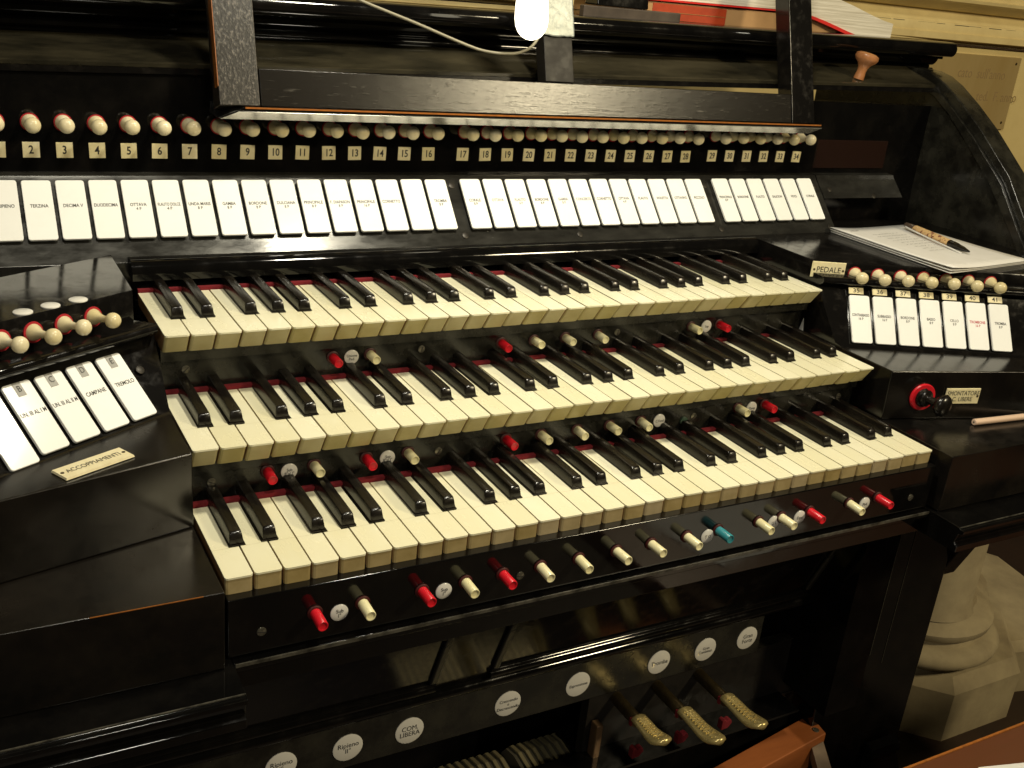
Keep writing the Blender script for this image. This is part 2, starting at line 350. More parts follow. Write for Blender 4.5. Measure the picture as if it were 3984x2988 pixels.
# side cheek on the right (scrolled outline)
cp = [(.70, .380), (.513, .380), (.478, .3785), (.455, .373), (.432, .3625), (.395, .3395), (.352, .309), (.285, .2525), (.243, .2), (.15, .09), (.07, .0), (.05, -.069), (.70, -.069)]
xprof('side_cheek', cp, 1.2, 1.24, SATIN, CON, bevel=.002)
ci = [(y + .010, z - .012) for y, z in cp[1:-2]] + [(.10, -.05), (.12, .0), (.27, .187), (.36, .285), (.43, .336), (.455, .352), (.50, .356)]
xprof('cheek_moulding', [(.50, .3695)] + [(y + .006, z - .012) for y, z in cp[3:-3]] + [(.13, .03), (.265, .186), (.31, .236), (.372, .29), (.41, .321), (.445, .343), (.50, .356)], 1.194, 1.1995, SATIN, CON, bevel=.0012)
xprof('side_cheek', cp, -.46, -.42, SATIN, CON, bevel=.002)
# top board and cornice (the old case sits a touch out of level)
TILT = .0205
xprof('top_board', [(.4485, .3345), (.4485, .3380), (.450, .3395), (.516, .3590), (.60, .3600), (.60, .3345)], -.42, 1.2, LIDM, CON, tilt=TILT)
xprof('top_board', [(.447, .328), (.447, .3342), (.470, .3342), (.470, .328)], -.42, 1.2, DUSTY, CON, tilt=TILT)
cor = [(.70, .356), (.556, .356)] + [(.5545, .3600), (.548, .3605)] + arc(.548, .3640, .0035, -90, -270, 5) + [(.554, .3680)] + arc(.5605, .3680, .004, 180, 90, 3) + arc(.545, .3975, .0235, -48, -95, 5) + [(.540, .3760), (.540, .3795)] + arc(.522, .3795, .0065, 0, 70, 3) + [(.519, .3870)] + arc(.520, .3975, .0105, -95, -270, 9) + [(.60, .4085), (.70, .4085)]
cor = [(.70, .356), (.560, .356), (.5595, .3605), (.5540, .3610)] + arc(.5540, .3640, .0030, -90, -270, 5) + [(.5590, .3675), (.5600, .3705)] + arc(.5600, .3850, .0150, -90, -165, 6)[1:] + [(.5370, .3815), (.5365, .3855), (.5300, .3865)] + arc(.5240, .3970, .0110, -90, -270, 9) + [(.60, .4082), (.70, .4082)]
cor = [(y - .036, z + .0015) for y, z in cor]
xprof('cornice', cor, -.50, 1.262, LACQ, CON, tilt=TILT * .55, smooth=True)
# small wooden knob on the top board
kn = lathe_mesh('lid_knob', [(.0045, 0), (.0062, .001), (.0058, .006), (.0052, .010), (.0060, .015), (.0085, .019), (.0125, .0225), (.0140, .026), (.0132, .0295), (.009, .0315), (.003, .032)], KNOBW, 24)
place('lid_knob', kn, frame((1.046, .462, .3590), (1, 0, 0), (.16, -.10, 1)) @ Matrix.Scale(1.25, 4), CON, label='turned orange wooden knob on the top board')
# ---- slabs, apron, knee board ---------------------------------------------------
ZS = -.0705
slab = lambda yf: [(yf + .050, ZS), (yf + .0065, ZS), (yf + .006, ZS - .0016), (yf, ZS - .0016), (yf, ZS - .006), (yf + .006, ZS - .009), (yf + .009, ZS - .020), (yf + .004, ZS - .023), (yf + .004, ZS - .031), (.45, ZS - .031), (.45, ZS)]
xprof('keydesk_slab', slab(-.0585), -.46, lambda y, z: .0035 - max(0, (y + .0585)) * .0, LACQ, CON, bevel=.0014)
xprof('keydesk_slab', slab(-.0625), .8010, 1.30, LACQ, CON, bevel=.0014)
xprof('keydesk_slab', [(-.0125, ZS - .001), (-.0145, ZS - .003), (-.0145, ZS - .008), (-.010, ZS - .010), (-.006, ZS - .012), (-.006, ZS - .031), (.12, ZS - .031), (.12, ZS - .001)], .0040, .8005, LACQ, CON, bevel=.0008)
WORN = mat('pale_worn_edge', (.085, .078, .060), .35, col2=(.02, .018, .014), nscale=60, thr=(.4, .6))
box('worn_edge', (-.46, -.0528, -.0712), (.0030, -.0516, -.0703), WORN, CON)
box('worn_edge', (.8015, -.0568, -.0712), (1.29, -.0556, -.0703), WORN, CON)
box('worn_edge', (.005, -.0149, -.0742), (.7995, -.0135, -.0712), WORN, CON)
tk = math.radians(21)
def kb_pt(s): return (.120 - s * math.sin(tk), -.270 + s * math.cos(tk))
(y0, z0), (y1, z1) = kb_pt(0), kb_pt(.19)
xprof('knee_board', [(y0, z0), (y1, z1), (y1 + .02, z1), (y0 + .02, z0)], -.30, .803, DUSTY, CON)
def bar(x0, x1, s0, s1, dpt, name='panel_moulding'):
    # half-round bead lying on the sloping knee board
    c = (s0 + s1) / 2; h = (s1 - s0) / 2; p = []
    for i in range(9):
        a = math.pi * i / 8; q = kb_pt(c - h * math.cos(a)); e = dpt * math.sin(a)
        p.append((q[0] - math.cos(tk) * e, q[1] - math.sin(tk) * e))
    xprof(name, p, x0, x1, LACQ, CON, smooth=True)
for x0, x1 in ((-.30, .247), (.313, .775)):
    bar(x0, x1, .0135, .0235, .0065); bar(x0, x1, .0245, .0285, .004); bar(x0, x1, .163, .170, .006)
    for xs in ((x1 - .008,) if x0 < 0 else (x0, x1 - .008)): xprof('panel_moulding', [kb_pt(.0285), kb_pt(.163), (kb_pt(.163)[0] - .005, kb_pt(.163)[1]), (kb_pt(.0285)[0] - .005, kb_pt(.0285)[1])], xs, xs + .008, SATIN, CON, bevel=.0018)
bar(-.30, .803, -.004, .0105, .009)
# strip with the round porcelain name discs
box('disc_strip', (-.30, .1195, -.335), (.720, .135, -.2785), SATIN, CON, bevel=.001)
box('toe_board', (.475, .140, -.445), (.855, .155, -.349), MATTE, CON, bevel=.001)
box('toe_board', (.7215, .1385, -.3488), (.855, .155, -.3478), SATIN, CON, label='thin bare wood lip on the toe board')
box('lower_case', (.475, .150, FLOOR), (.87, .20, -.4455), LACQ, CON)
box('toe_board', (.475, .1385, -.4420), (.855, .1399, -.4405), SATIN, CON, label='thin pale line along the lower toe board')
box('lower_case', (-.42, .30, FLOOR), (.80, .60, -.102), LACQ, CON)
box('lower_case', (.86, .120, FLOOR), (1.063, .60, -.102), LACQ, CON, bevel=.002)
plan('lower_case', [(.804, .06), (.862, .06), (.862, .30), (.804, .30)], -.42, -.102, LACQ, CON)
box('edge_scuff', (.945, .1192, -.40), (.9458, .1199, -.16), STEEL, CON)
box('edge_scuff', (.975, .1192, -.42), (.9756, .1199, -.15), STEEL, CON)
xprof('case_bracket', [(.05, -.102), (.13, -.30), (.30, -.32), (.30, -.102)], 1.064, 1.10, DUSTY, CON, bevel=.002)
# shaped foot of the lower case
ft = [(.115, -.565), (.102, -.570), (.100, -.585), (.106, -.590), (.098, -.600), (.090, -.620), (.082, -.640), (.084, -.650), (.115, -.652)]
xprof('case_foot', ft, .985, 1.045, LACQ, CON, smooth=True)
box('case_foot', (.94, .02, -.75), (1.05, .13, -.655), LACQ, CON, bevel=.004)
v, f = prism([(.8056, .236, .052), (.8056, .247, .054), (.8056, .2405, .078)], [(.8050, .236, .052), (.8050, .247, .054), (.8050, .2405, .078)])
centred('paper_scrap', v, f, PAPER, CON, label='small cream paper wedge at the right end of the middle keyboard')
# ---- stop tabs ------------------------------------------------------------------
def tab_mesh(w, l, t=.0026, r=.0026):
    c = []
    for cx, cy, a0 in ((w / 2 - r, l - r, 0), (-w / 2 + r, l - r, 90), (-w / 2 + r, r, 180), (w / 2 - r, r, 270)):
        for i in range(5):
            a = math.radians(a0 + 22.5 * i); c.append((cx + r * math.cos(a), cy + r * math.sin(a)))
    n = len(c); e = .0004
    sh = lambda p, k: (p[0] * (1 - k / (w / 2)), l / 2 + (p[1] - l / 2) * (1 - k / (l / 2)))
    vs = [(*sh(p, e), 0) for p in c] + [(*p, -e) for p in c] + [(*p, -t) for p in c] + [(*sh(p, .0012), -t) for p in c] + [(*sh(p, .0012), -.007) for p in c]
    fs = [tuple(range(n))]; mi = [0]
    for k, mt in ((0, 0), (1, 0), (2, 1), (3, 1)):
        for i in range(n):
            j = (i + 1) % n; fs.append((k * n + i, (k + 1) * n + i, (k + 1) * n + j, k * n + j)); mi.append(mt)
    return mesh_of('stop_tab', vs, fs, [TAB, EBONY], mi)
TM = tab_mesh(.0268, .067); TML = tab_mesh(.0250, .064); TMR = tab_mesh(.0268, .0632)
def tab(meshd, origin, ex, up, txt, lsz, sub=None, ink=INK, label=None, sticker=None, l=.067, mid=.56, wmax=.0225, two=False):
    nn = V(ex).cross(V(up)).normalized()
    jx = random.uniform(-.012, .012)
    upj = (V(up).normalized() + nn * jx * .6 + V(ex) * random.uniform(-.006, .006)).normalized(); nn = V(ex).cross(upj).normalized()
    o = place('stop_tab', meshd, frame(V(origin), ex, nn), CON, label=label)
    if txt:
        tm = text_mesh(txt, lsz, ink, 1.0, bold=.00008)
        wd = max(v.co.x for v in tm.vertices) - min(v.co.x for v in tm.vertices)
        sx = min(.78, wmax / wd); me = text_mesh(txt, lsz, ink, sx, bold=.00008)
        place('lettering', me, frame(V(origin) + upj * l * mid + nn * .0001, ex, nn), o)
    if sub:
        place('lettering', text_mesh(sub, lsz * .95, ink, .8, bold=.00006), frame(V(origin) + upj * (l * mid - .0048) + nn * .0001, ex, nn), o)
    if sticker:
        M = frame(V(origin) + upj * (l - .0065) + nn * .0002, ex, nn)
        place('sticker', mesh_of('sticker', *prism([(-.0035, -.0062, 0), (.0035, -.0062, 0), (.0035, .0062, 0), (-.0035, .0062, 0)], [(-.0035, -.0062, .0002), (.0035, -.0062, .0002), (.0035, .0062, .0002), (-.0035, .0062, .0002)]), GREYST), M, o)
        place('lettering', text_mesh(sticker, .008, INK, .8), frame(V(origin) + upj * (l - .0065) + nn * .0006, ex, nn), o)
    return o
def tabx(i):
    if i <= 16: return -.0782 + .0309 * (i - 2)
    if i <= 28: return .3999 + .03078 * (i - 17)
    return .7842 + .0312 * (i - 29)
NAMES = {1: ('II RIPIENO', None), 2: ('TERZINA', None), 3: ('DECIMA V', None), 4: ('DUODECIMA', None), 5: ('OTTAVA', '4 P'), 6: ('FLAUTO DOLCE', '4 P'), 7: ('UNDA MARIS', '8 P'), 8: ('GAMBA', '8 P'),
         9: ('BORDONE', '8 P'), 10: ('DULCIANA', '8 P'), 11: ('PRINCIPALE', '8 P'), 12: ('F. DIAPASON', '8 P'), 13: ('PRINCIPALE', '16 P'), 14: ('CORNETTO', None), 15: (None, None), 16: ('TROMBA', '8 P'),
         17: ('CORALE', '8 P'), 18: ('OTTAVA', None), 19: ('FLAUTO', '4 P'), 20: ('BORDONE', '8 P'), 21: ('GAMBA', '8 P'), 22: ('CONCERTO', None), 23: ('CORNETTO', None), 24: ('OTTAVA', '4 P'), 25: ('FLAUTO', None),
         26: ('VIOLETTA', None), 27: ('OTTAVINO', None), 28: ('PICCOLO', None), 29: ('PRINCIPALE', '8 P'), 30: ('BORDONE', None), 31: ('FLAUTO', None), 32: ('SALICION', None), 33: ('VOCE', None), 34: ('CORALE', None)}
ta = math.radians(46.6); UP = V((0, math.cos(ta), math.sin(ta)))
FAINT = {15, 18, 19, 21, 22}
for i in range(-6, 35):
    x = tabx(i)
    if i < 1: nm, sb = None, None
    else: nm, sb = NAMES[i]
    if x < -.16: continue
    tab(TM, (x, .380, .1722), (1, 0, 0), UP, nm, .0052, sb, GREYINK if i in FAINT else INK, label=('stop tab reading ' + nm if nm else 'stop tab with no readable name') + ', above manual three')
# left jamb tabs
upL = nL * math.cos(Ltau) + V((0, 0, math.sin(Ltau)))
for k, (nm, st) in enumerate([('TREMOLO', 'E'), ('CAMPANE', 'D'), ('UN. III AL II M', 'C'), ('UN. III AL I M', 'B'), (None, 'A')]):
    o = V(PL) + eL * (-.0128 - .0295 * k)
    if k == 4: o -= upL * .004
    tab(TML, o, eL, upL, nm, .0054, None, label=('stop tab reading ' + nm if nm else 'bright blank stop tab') + ', on the left jamb', sticker=st if k < 4 else None, l=.064, mid=.55)
upR = nR * math.cos(Rtau) + V((0, 0, math.sin(Rtau)))
for k, (nm, sb) in enumerate([('CONTRABBASSO', '16 P'), ('SUBBASSO', '16 P'), ('BORDONE', '8 P'), ('BASSO', '8 P'), ('CELLO', '8 P'), ('TROMBONE', '16 P'), ('TROMBA', '8 P')]):
    o = V(PR) + eR * (.0134 + .0316 * k)
    tab(TMR, o, eR, upR, nm, .0050, sb, REDINK if k == 5 else (GREYINK if k == 4 else INK), label='stop tab reading ' + nm + ', on the right jamb', l=.0632, mid=.58)
    # little number tags above the tabs
    q = o + upR * .0655 + V((0, 0, -.001))
    M = frame(q - eR * .004, eR, (upR.cross(eR) * -1 + V((0, 0, .0))))
    tg = place('number_label', mesh_of('number_label', *prism([(-.0098, 0, 0), (.0098, 0, 0), (.0098, .0085, 0), (-.0098, .0085, 0)], [(-.0096, 0, .0012), (.0096, 0, .0012), (.0096, .0083, .0012), (-.0096, .0083, .0012)]), PLATE), M, CON)
    place('lettering', text_mesh(str(35 + k), .0078, INK, 1.15, bold=.0001), M @ Matrix.Translation((0, .0042, .0014)), tg)
# ---- drawknobs (ivory, with red felt rings) ---------------------------------------
KNOB = lathe_mesh('stop_knob', [(.0076, 0), (.0078, .0015), (.0072, .004), (.0056, .0072), (.0042, .0105), (.0036, .0140), (.0036, .0160), (.0046, .0178), (.0062, .0190), (.0072, .0210), (.0077, .0238), (.0074, .0262), (.0064, .0284), (.0045, .0300), (.0018, .0308)], IVK, 24)
RING = lathe_mesh('felt_ring', [(.0088, 0), (.0090, .0006), (.0088, .0013), (.0060, .0014)], RFELT, 20)
KNOBS = lathe_mesh('stop_knob', [(.0070, 0), (.0071, .0015), (.0062, .004), (.0046, .0072), (.0034, .0105), (.0029, .0140), (.0029, .0180), (.0037, .0200), (.0051, .0212), (.0064, .0230), (.0068, .0252), (.0065, .0272), (.0055, .0290), (.0038, .0303), (.0014, .0309)], IVK, 24)
def knob(loc, d, ex=(1, 0, 0), me=None):
    d = V(d); d = (d.normalized() + V((random.uniform(-.025, .025), 0, random.uniform(-.025, .025)))).normalized()
    o = place('stop_knob', me or KNOB, frame(V(loc), ex, d) @ Matrix.Diagonal((1, 1, random.uniform(.96, 1.04), 1)), CON)
    place('felt_ring', RING, frame(V(loc), ex, d), o); return o
def sq_label(x, z, n):
    M = frame((x, .4492, z), (1, 0, 0), (random.uniform(-.02, .02), -1, random.uniform(-.02, .02))) @ Matrix.Rotation(random.uniform(-.03, .03), 4, 'Z')
    o = place('number_label', NL, M, CON)
    place('lettering', text_mesh(str(n), .0115, INK, .82, bold=.00018), M @ Matrix.Translation((0, 0, .0011)), o)
NL = mesh_of('number_label', *prism([(-.0080, -.0078, 0), (.0080, -.0078, 0), (.0080, .0078, 0), (-.0080, .0078, 0)], [(-.0078, -.0076, .0009), (.0078, -.0076, .0009), (.0078, .0076, .0009), (-.0078, .0076, .0009)]), PLATE)
for i in range(1, 35):
    x = tabx(i) + random.uniform(-.0005, .0005)
    zz = .2735 + (.002 if i > 28 else 0)
    knob((x, .4492, zz), (0, -1, .02)); sq_label(tabx(i), .2462 + (.0015 if i > 28 else 0), i)
for k in range(5):
    knob(atL(-.0135 - .0290 * k, .0622, .1475), -nL + V((0, 0, .12)), eL, KNOBS)
for k in range(7):
    knob(atR(.0125 + .0312 * k, .0622, .1405), -nR + V((0, 0, .02)), eR)
DSK = lathe_mesh('name_disc', [(.0077, 0), (.0077, .0008), (.0070, .0014), (.001, .0016)], DISC, 24)
# round tags flat on the left jamb top
for q in ((-.114, .190, .162), (-.092, .203, .162), (-.069, .215, .162)):
    d = place('name_disc', DSK, frame(q, eL, (0, 0, 1)), CON, label='white disc lying flat on the left jamb')
# engraved plates
def plate(name_txt, M, w, h, size, sx, label):
    o = place('name_plate', mesh_of('name_plate', *prism([(-w / 2, -h / 2, 0), (w / 2, -h / 2, 0), (w / 2, h / 2, 0), (-w / 2, h / 2, 0)], [(-w / 2 + .0006, -h / 2 + .0006, .0016), (w / 2 - .0006, -h / 2 + .0006, .0016), (w / 2 - .0006, h / 2 - .0006, .0016), (-w / 2 + .0006, h / 2 - .0006, .0016)]), PLATE), M, CON, label=label)
    place('lettering', text_mesh(name_txt, size, INK, sx, lead=.95), M @ Matrix.Translation((0, 0, .00175)), o)
    for s in (-1, 1):
        place('screw', SCR_S, M @ Matrix.Translation((s * (w / 2 - .0032), 0, .0015)), o)
SCR_S = lathe_mesh('screw', [(.0015, 0), (.0014, .0005), (.0004, .0007)], BRONZE, 12)
Mpe = frame(atR(-.0245, .0600, .1435) , eR, -nR)
plate('PEDALE', Mpe, .0450, .0205, .0105, .92, 'ivory plate engraved PEDALE')
plate('ACCOPPIAMENTI', frame((-.079, .0865, .0692), (.052, .026, 0), (0, 0, 1)), .0600, .0200, .0080, .76, 'ivory plate engraved ACCOPPIAMENTI')
fx = V((.970, -.2425, 0)); fn = V((-.2425, -.970, 0))
plate('SMONTATORE\nC. LIBERE', frame((.9058, .0585, .0315), fx, fn), .0480, .0200, .0080, .86, 'ivory plate engraved SMONTATORE C. LIBERE')
# black release knobs with red ring
q = V((.853, .0735, .0300))
o = place('release_knob', lathe_mesh('release_knob', [(.0105, 0), (.0105, .004), (.0080, .0060), (.0096, .0085), (.0088, .0105), (.0045, .012), (.0045, .027), (.0075, .0295), (.0110, .034), (.0125, .039), (.0110, .044), (.0070, .0475), (.001, .0485)], EBONY, 24), frame(q, fx, fn + V((.30, 0, 0))) @ Matrix.Diagonal((1.14, 1.14, .76, 1)), CON, label='black knob on a red ring beside the SMONTATORE plate')
place('red_ring', lathe_mesh('red_ring', [(.0170, 0), (.0172, .0015), (.0160, .003), (.008, .003)], REDP, 32), frame(q - fn * .0002, fx, fn), o)
# ---- pistons, porcelain discs, screws ------------------------------------------------
def piston_mesh(m0): return lathe_mesh('thumb_piston', [(.0044, 0), (.0044, .0195), (.0040, .0200), (.0034, .0198), (.0032, .0188), (.0002, .0184)], m0, 18)
PM = {'i': piston_mesh(IVP), 'r': piston_mesh(REDP), 't': piston_mesh(TEAL)}
COLR = lathe_mesh('collar', [(.0066, 0), (.0066, .0012), (.0058, .0018), (.0044, .0018)], DRED, 18)
SCREW = lathe_mesh('screw', [(.0040, 0), (.0038, .0008), (.0028, .0012), (.0004, .0014)], STEEL, 16)
SLOT = mesh_of('slot', *prism([(-.0035, -.0004, 0), (.0035, -.0004, 0), (.0035, .0004, 0), (-.0035, .0004, 0)], [(-.0035, -.0004, .0002), (.0035, -.0004, .0002), (.0035, .0004, .0002), (-.0035, .0004, .0002)]), INK)
def piston(x, y, z, c, ln=1.0):
    o = place('thumb_piston', PM[c], frame((x, y, z), (1, 0, 0), (random.uniform(-.03, .03), -1, random.uniform(-.03, .02))) @ Matrix.Diagonal((1.05, 1.05, ln * .95, 1)), CON)
    place('collar', COLR, frame((x, y, z), (1, 0, 0), (0, -1, 0)), o)
def ndisc(x, y, z, txt, size=.0050, sc=1.0, mesh=None):
    M = frame((x, y, z), (1, 0, 0), (0, -1, 0)); o = place('name_disc', DSK, M @ Matrix.Diagonal((sc, sc, 1, 1)), CON, label='porcelain disc' + (' reading ' + txt.replace('\n', ' ') if txt else ''))
    if txt: place('lettering', text_mesh(txt, size, INK, .9, lead=.85), M @ Matrix.Translation((0, 0, .0018)), o)
def screw(x, y, z):
    M = frame((x, y, z), (1, 0, 0), (0, -1, 0)); o = place('screw', SCREW, M, CON)
    place('slot', SLOT, M @ Matrix.Rotation(random.uniform(0, 3), 4, 'Z') @ Matrix.Translation((0, 0, .0014)), o)
yI = -.0086
for x, c in ((.0706, 'r'), (.1115, 'i'), (.1652, 'r'), (.2065, 'i'), (.2434, 'r'), (.2822, 'i'), (.3232, 'i'), (.3652, 'i'), (.4055, 'i'), (.4485, 'i'), (.4878, 't'), (.5406, 'i'), (.5712, 'i'), (.6112, 'r'), (.6688, 'i'), (.7121, 'r')):
    piston(x, yI, -.0412, c, 1.1)
for x, t in ((.0915, 'Sub\nI°'), (.1861, 'Sup\nI°'), (.4753, 'T O'), (.5622, 'G L'), (.5983, 'Espr.'), (.6937, 'Ped.')): ndisc(x, yI, -.0462, t)
screw(.027, yI, -.049); screw(.768, yI, -.051); screw(.262, yI, -.047)
yII = .1329
for x, c in ((.0716, 'r'), (.1149, 'i'), (.1659, 'r'), (.2082, 'i'), (.3156, 'r'), (.3564, 'i'), (.3999, 'i'), (.4407, 'i'), (.4816, 'i'), (.6178, 'i'), (.6581, 'r')): piston(x, yII, .0185, c)
o = place('thumb_piston', lathe_mesh('thumb_piston', [(.0052, 0), (.005, .002), (.003, .003)], GREENK, 18), frame((.5415, yII, .0110), (1, 0, 0), (0, -1, 0)), CON, label='dark green flat button')
for x, t in ((.0917, 'Sub\nII°al I°'), (.1875, 'Sup\nII°al I°'), (.5073, 'C.Fond'), (.6392, 'Temp')): ndisc(x, yII, .0155, t, .0042)
for x in (.022, .241, .5554, .7779): screw(x, yII, .0150)
yIII = .2409
for x, c in ((.1685, 'r'), (.2083, 'i'), (.3608, 'r'), (.4016, 'i'), (.4423, 'i'), (.4863, 'i'), (.621, 'i'), (.6644, 'r')): piston(x, yIII, .0800, c)
for x, t in ((.1885, 'Unione\nPed.'), (.6451, 'Sup')): ndisc(x, yIII, .0785, t, .0042)
for x in (.0243, .2659, .5139): screw(x, yIII, .0805)
for k, (x, t) in enumerate(((.0852, 'Ripieno\nI°'), (.1560, 'Ripieno\nII°'), (.2256, 'COM.\nLIBERA'), (.3456, 'Crescendo\ne\nDecrescendo'), (.4390, 'Espressione'), (.5558, 'Tromba'), (.6276, 'Gran\nCombinaz.'), (.6954, 'Gran\nForte'))):
    ndisc(x, .1193, -.3085 + .0002 * k, t, .0085 if len(t) < 14 and k not in (4, 6) else .0058, 2.14)
# screws on panels
PSCR = lathe_mesh('screw', [(.0042, 0), (.004, .0006), (.003, .0010), (.0004, .0011)], mat('blackened_screw', (.03, .026, .02), .45, metal=.5), 16)
def pscrew(loc, d):
    M = frame(loc, (1, 0, 0), d); o = place('screw', PSCR, M, CON)
nP = V((0, -math.sin(ta), math.cos(ta)))
for x, t in ((.3772, .062), (.3775, -.006), (.7605, .060), (.7625, -.008), (.962, .058), (.962, -.010), (.5365, -.009), (.990, .052), (1.075, .040)):
    pscrew(V((x, .3840, .1678)) + UP * t + V((0, -.0001, .0002)), nP)
pscrew(V(PL) + eL * .010 + upL * .045 + V((0, 0, -.003)), nL * -math.sin(Ltau) + V((0, 0, math.cos(Ltau))))
# ---- toe levers --------------------------------------------------------------------
def lever(x, yb, yt):
    YY = lambda y: yt + (y + .001) / .0945 * (yb - yt)
    arm = tube('toe_lever', [(x, .150, -.3625), (x, .120, -.3640), (x, YY(.088), -.3640)], .0080, BRONZE, CON, seg=12)
    vs, fs = [], []; st = [(.0935, 0, .0095, 0), (.090, .0012, .0110, 0), (.070, .0010, .0115, 0), (.050, .0, .0120, 0), (.034, .0005, .0138, 0), (.020, .0025, .0150, 0), (.010, .0050, .0138, 0), (.003, .0070, .0100, 0), (-.001, .0078, .004, 0)]
    n = 10
    for i, (y, dz, hw, _) in enumerate(st):
        for j in range(n):
            a = 2 * math.pi * j / n; zz = .0055 * math.sin(a); vs.append((x + hw * math.cos(a), YY(y), -.3600 + dz + (zz if zz > 0 else zz * .8)))
    for i in range(len(st) - 1):
        for j in range(n):
            k = (j + 1) % n; fs.append((i * n + j, i * n + k, (i + 1) * n + k, (i + 1) * n + j))
    fs += [tuple(range(n)), tuple(range((len(st) - 1) * n, len(st) * n))]
    pad = centred('brass_pad', vs, fs, BRASS, arm, smooth=True)
    for i in range(11):                                # cross-hatched ribs
        for s in (-1, 1):
            yy = .082 - i * .0068; z = -.3552 + (.0015 if yy < .032 else 0) + (.0020 if yy < .020 else 0)
            v = [(x - .0065 * s, YY(yy), z), (x - .0065 * s, YY(yy - .0014), z), (x + .0065 * s, YY(yy - .0084), z), (x + .0065 * s, YY(yy - .0070), z)]
            t = [(a, b, c + .0016) for a, b, c in v]; vv, ff = prism(v, t); centred('rib', vv, ff, BRASS, arm)
    box('felt_bush', (x - .0098, yb - .002, -.368), (x - .003, yb + .002, -.358), FELT, arm)
for x, yb, yt in ((.515, .094, .037), (.577, .085, .013), (.644, .086, .015)): lever(x, yb, yt)
for x in (.531, .601, .672):
    v, f = prism([(x + a, .100, -.4215 + b) for a, b in ((-.008, -.009), (.003, -.008), (.009, -.001), (.007, .004), (.003, .005), (0, .003), (-.004, .007), (-.008, .005))], [(x + a, .1090, -.4215 + b) for a, b in ((-.008, -.009), (.003, -.008), (.009, -.001), (.007, .004), (.003, .005), (0, .003), (-.004, .007), (-.008, .005))])
    centred('felt_stop', v, f, FELT, CON, bevel=.001, label='heart shaped red felt stop under a toe lever')
box('toe_board', (.30, .0985, -.4395), (.80, .14, -.4360), LACQ, CON)
# ---- swell shoes -----------------------------------------------------------------
def shoe(x0, x1, label):
    prof = [(.235, -.475)] + [(.235 - .02 * math.sin(t) * 1.2 - .02 * t, -.475 - .03 * t ** 1.6) for t in (.4, .8, 1.2, 1.6, 2.0, 2.4)]
    prof = [(.215, -.474), (.205, -.460), (.185, -.455), (.150, -.460), (.10, -.474), (.03, -.505), (.03, -.515), (.215, -.49)]
    o = xprof('swell_shoe', prof, x0, x1, RUBBER, CON, smooth=True, label=label)
    n = int((x1 - x0) / .0105)
    for i in range(n):
        xx = x0 + .006 + i * .0105
        top = prof[:6]; a = [(xx, y, z + .0003) for y, z in top]; b = [(xx + .0045, y, z + .0003) for y, z in top]
        vs = a + b + [(p[0], p[1], p[2] + .0025) for p in a] + [(p[0], p[1], p[2] + .0025) for p in b]; fs = []; m_ = 6
        for k in range(5):
            fs += [(12 + k, 12 + k + 1, 18 + k + 1, 18 + k), (k, k + 1, 12 + k + 1, 12 + k), (6 + k, 18 + k, 18 + k + 1, 6 + k + 1)]
        fs += [(0, 12, 18, 6), (5, 11, 23, 17)]
        centred('rib', vs, fs, RIBM, o)
    box('brass_trim', (x1, .04, -.505), (x1 + .005, .205, -.470), BRASS, o, bevel=.001)
shoe(.405, .500, 'ribbed swell shoe nearest the toe levers'); shoe(.295, .392, 'ribbed swell shoe on the left')
box('toe_post', (.482, .125, -.440), (.492, .1395, -.388), mat('bracket_bronze', (.20, .12, .06), .4, metal=.5, bump=1, nscale=90), CON, bevel=.002, label='small worn metal bracket beside the swell shoe')
# ================================================================== THINGS ON AND AROUND
# ---- music desk ------------------------------------------------------------------
MD = base('music_desk', label='tilted open music desk frame of worn black wood above the manuals', cat='music desk', loc=(.5, .39, .302))
td = math.radians(18); UD = V((0, math.sin(td), math.cos(td))); ND = V((0, -math.cos(td), math.sin(td)))
def dpt(x, s, d): return V((x, .390, .3025)) + UD * s + ND * (d)
def dbox(name, x0, x1, s0, s1, d0, d1, mt, bevel=.001, **k):
    v, f = prism([dpt(x0, s0, d0), dpt(x1, s0, d0), dpt(x1, s1, d0), dpt(x0, s1, d0)], [dpt(x0, s0, d1), dpt(x1, s0, d1), dpt(x1, s1, d1), dpt(x0, s1, d1)])
    return centred(name, v, f, mt, MD, bevel=bevel, **k)
dbox('bottom_rail', .1365, .8640, .001, .0395, -.026, 0, GRAIN)
dbox('post', .0940, .1355, .001, .33, -.026, .0005, GRAINV)
dbox('post', .4790, .5185, .0405, .33, -.020, -.0005, MATTE)
dbox('post', .8650, .9060, .001, .33, -.026, .0005, DUSTY)
dbox('top_rail', .1365, .8640, .30, .33, -.024, 0, GRAIN)
dbox('worn_edge', .0935, .0942, .02, .33, -.012, .0012, EDGE, bevel=0)
# ledge with undercut, reflecting front
led = [(.3870, .3022), (.3868, .2990), (.3985, .2897), (.4300, .2897), (.4300, .3022)]
def lx0(y, z): return .0925 + max(0, (.4300 - y) * .70) if y < .39 else .0900
xprof('ledge', led, lambda y, z: .1180 if y < .39 and z > .30 else (.108 if y < .39 else .0935), lambda y, z: .9185 if y < .39 else .9060, LACQ, MD, bevel=.0006)
box('worn_edge', (.119, .3862, .3012), (.915, .3873, .3029), EDGE, MD, label='bare orange wood line along the ledge front')
v, f = prism([(.112, .3872, .2984), (.9172, .3872, .2984), (.9062, .3984, .2895), (.0960, .3984, .2895)], [(.112, .3867, .2978), (.9172, .3867, .2978), (.9062, .3979, .2889), (.0960, .3979, .2889)])
centred('metal_strip', v, f, STRIP, MD, label='pale metal strip under the ledge front')
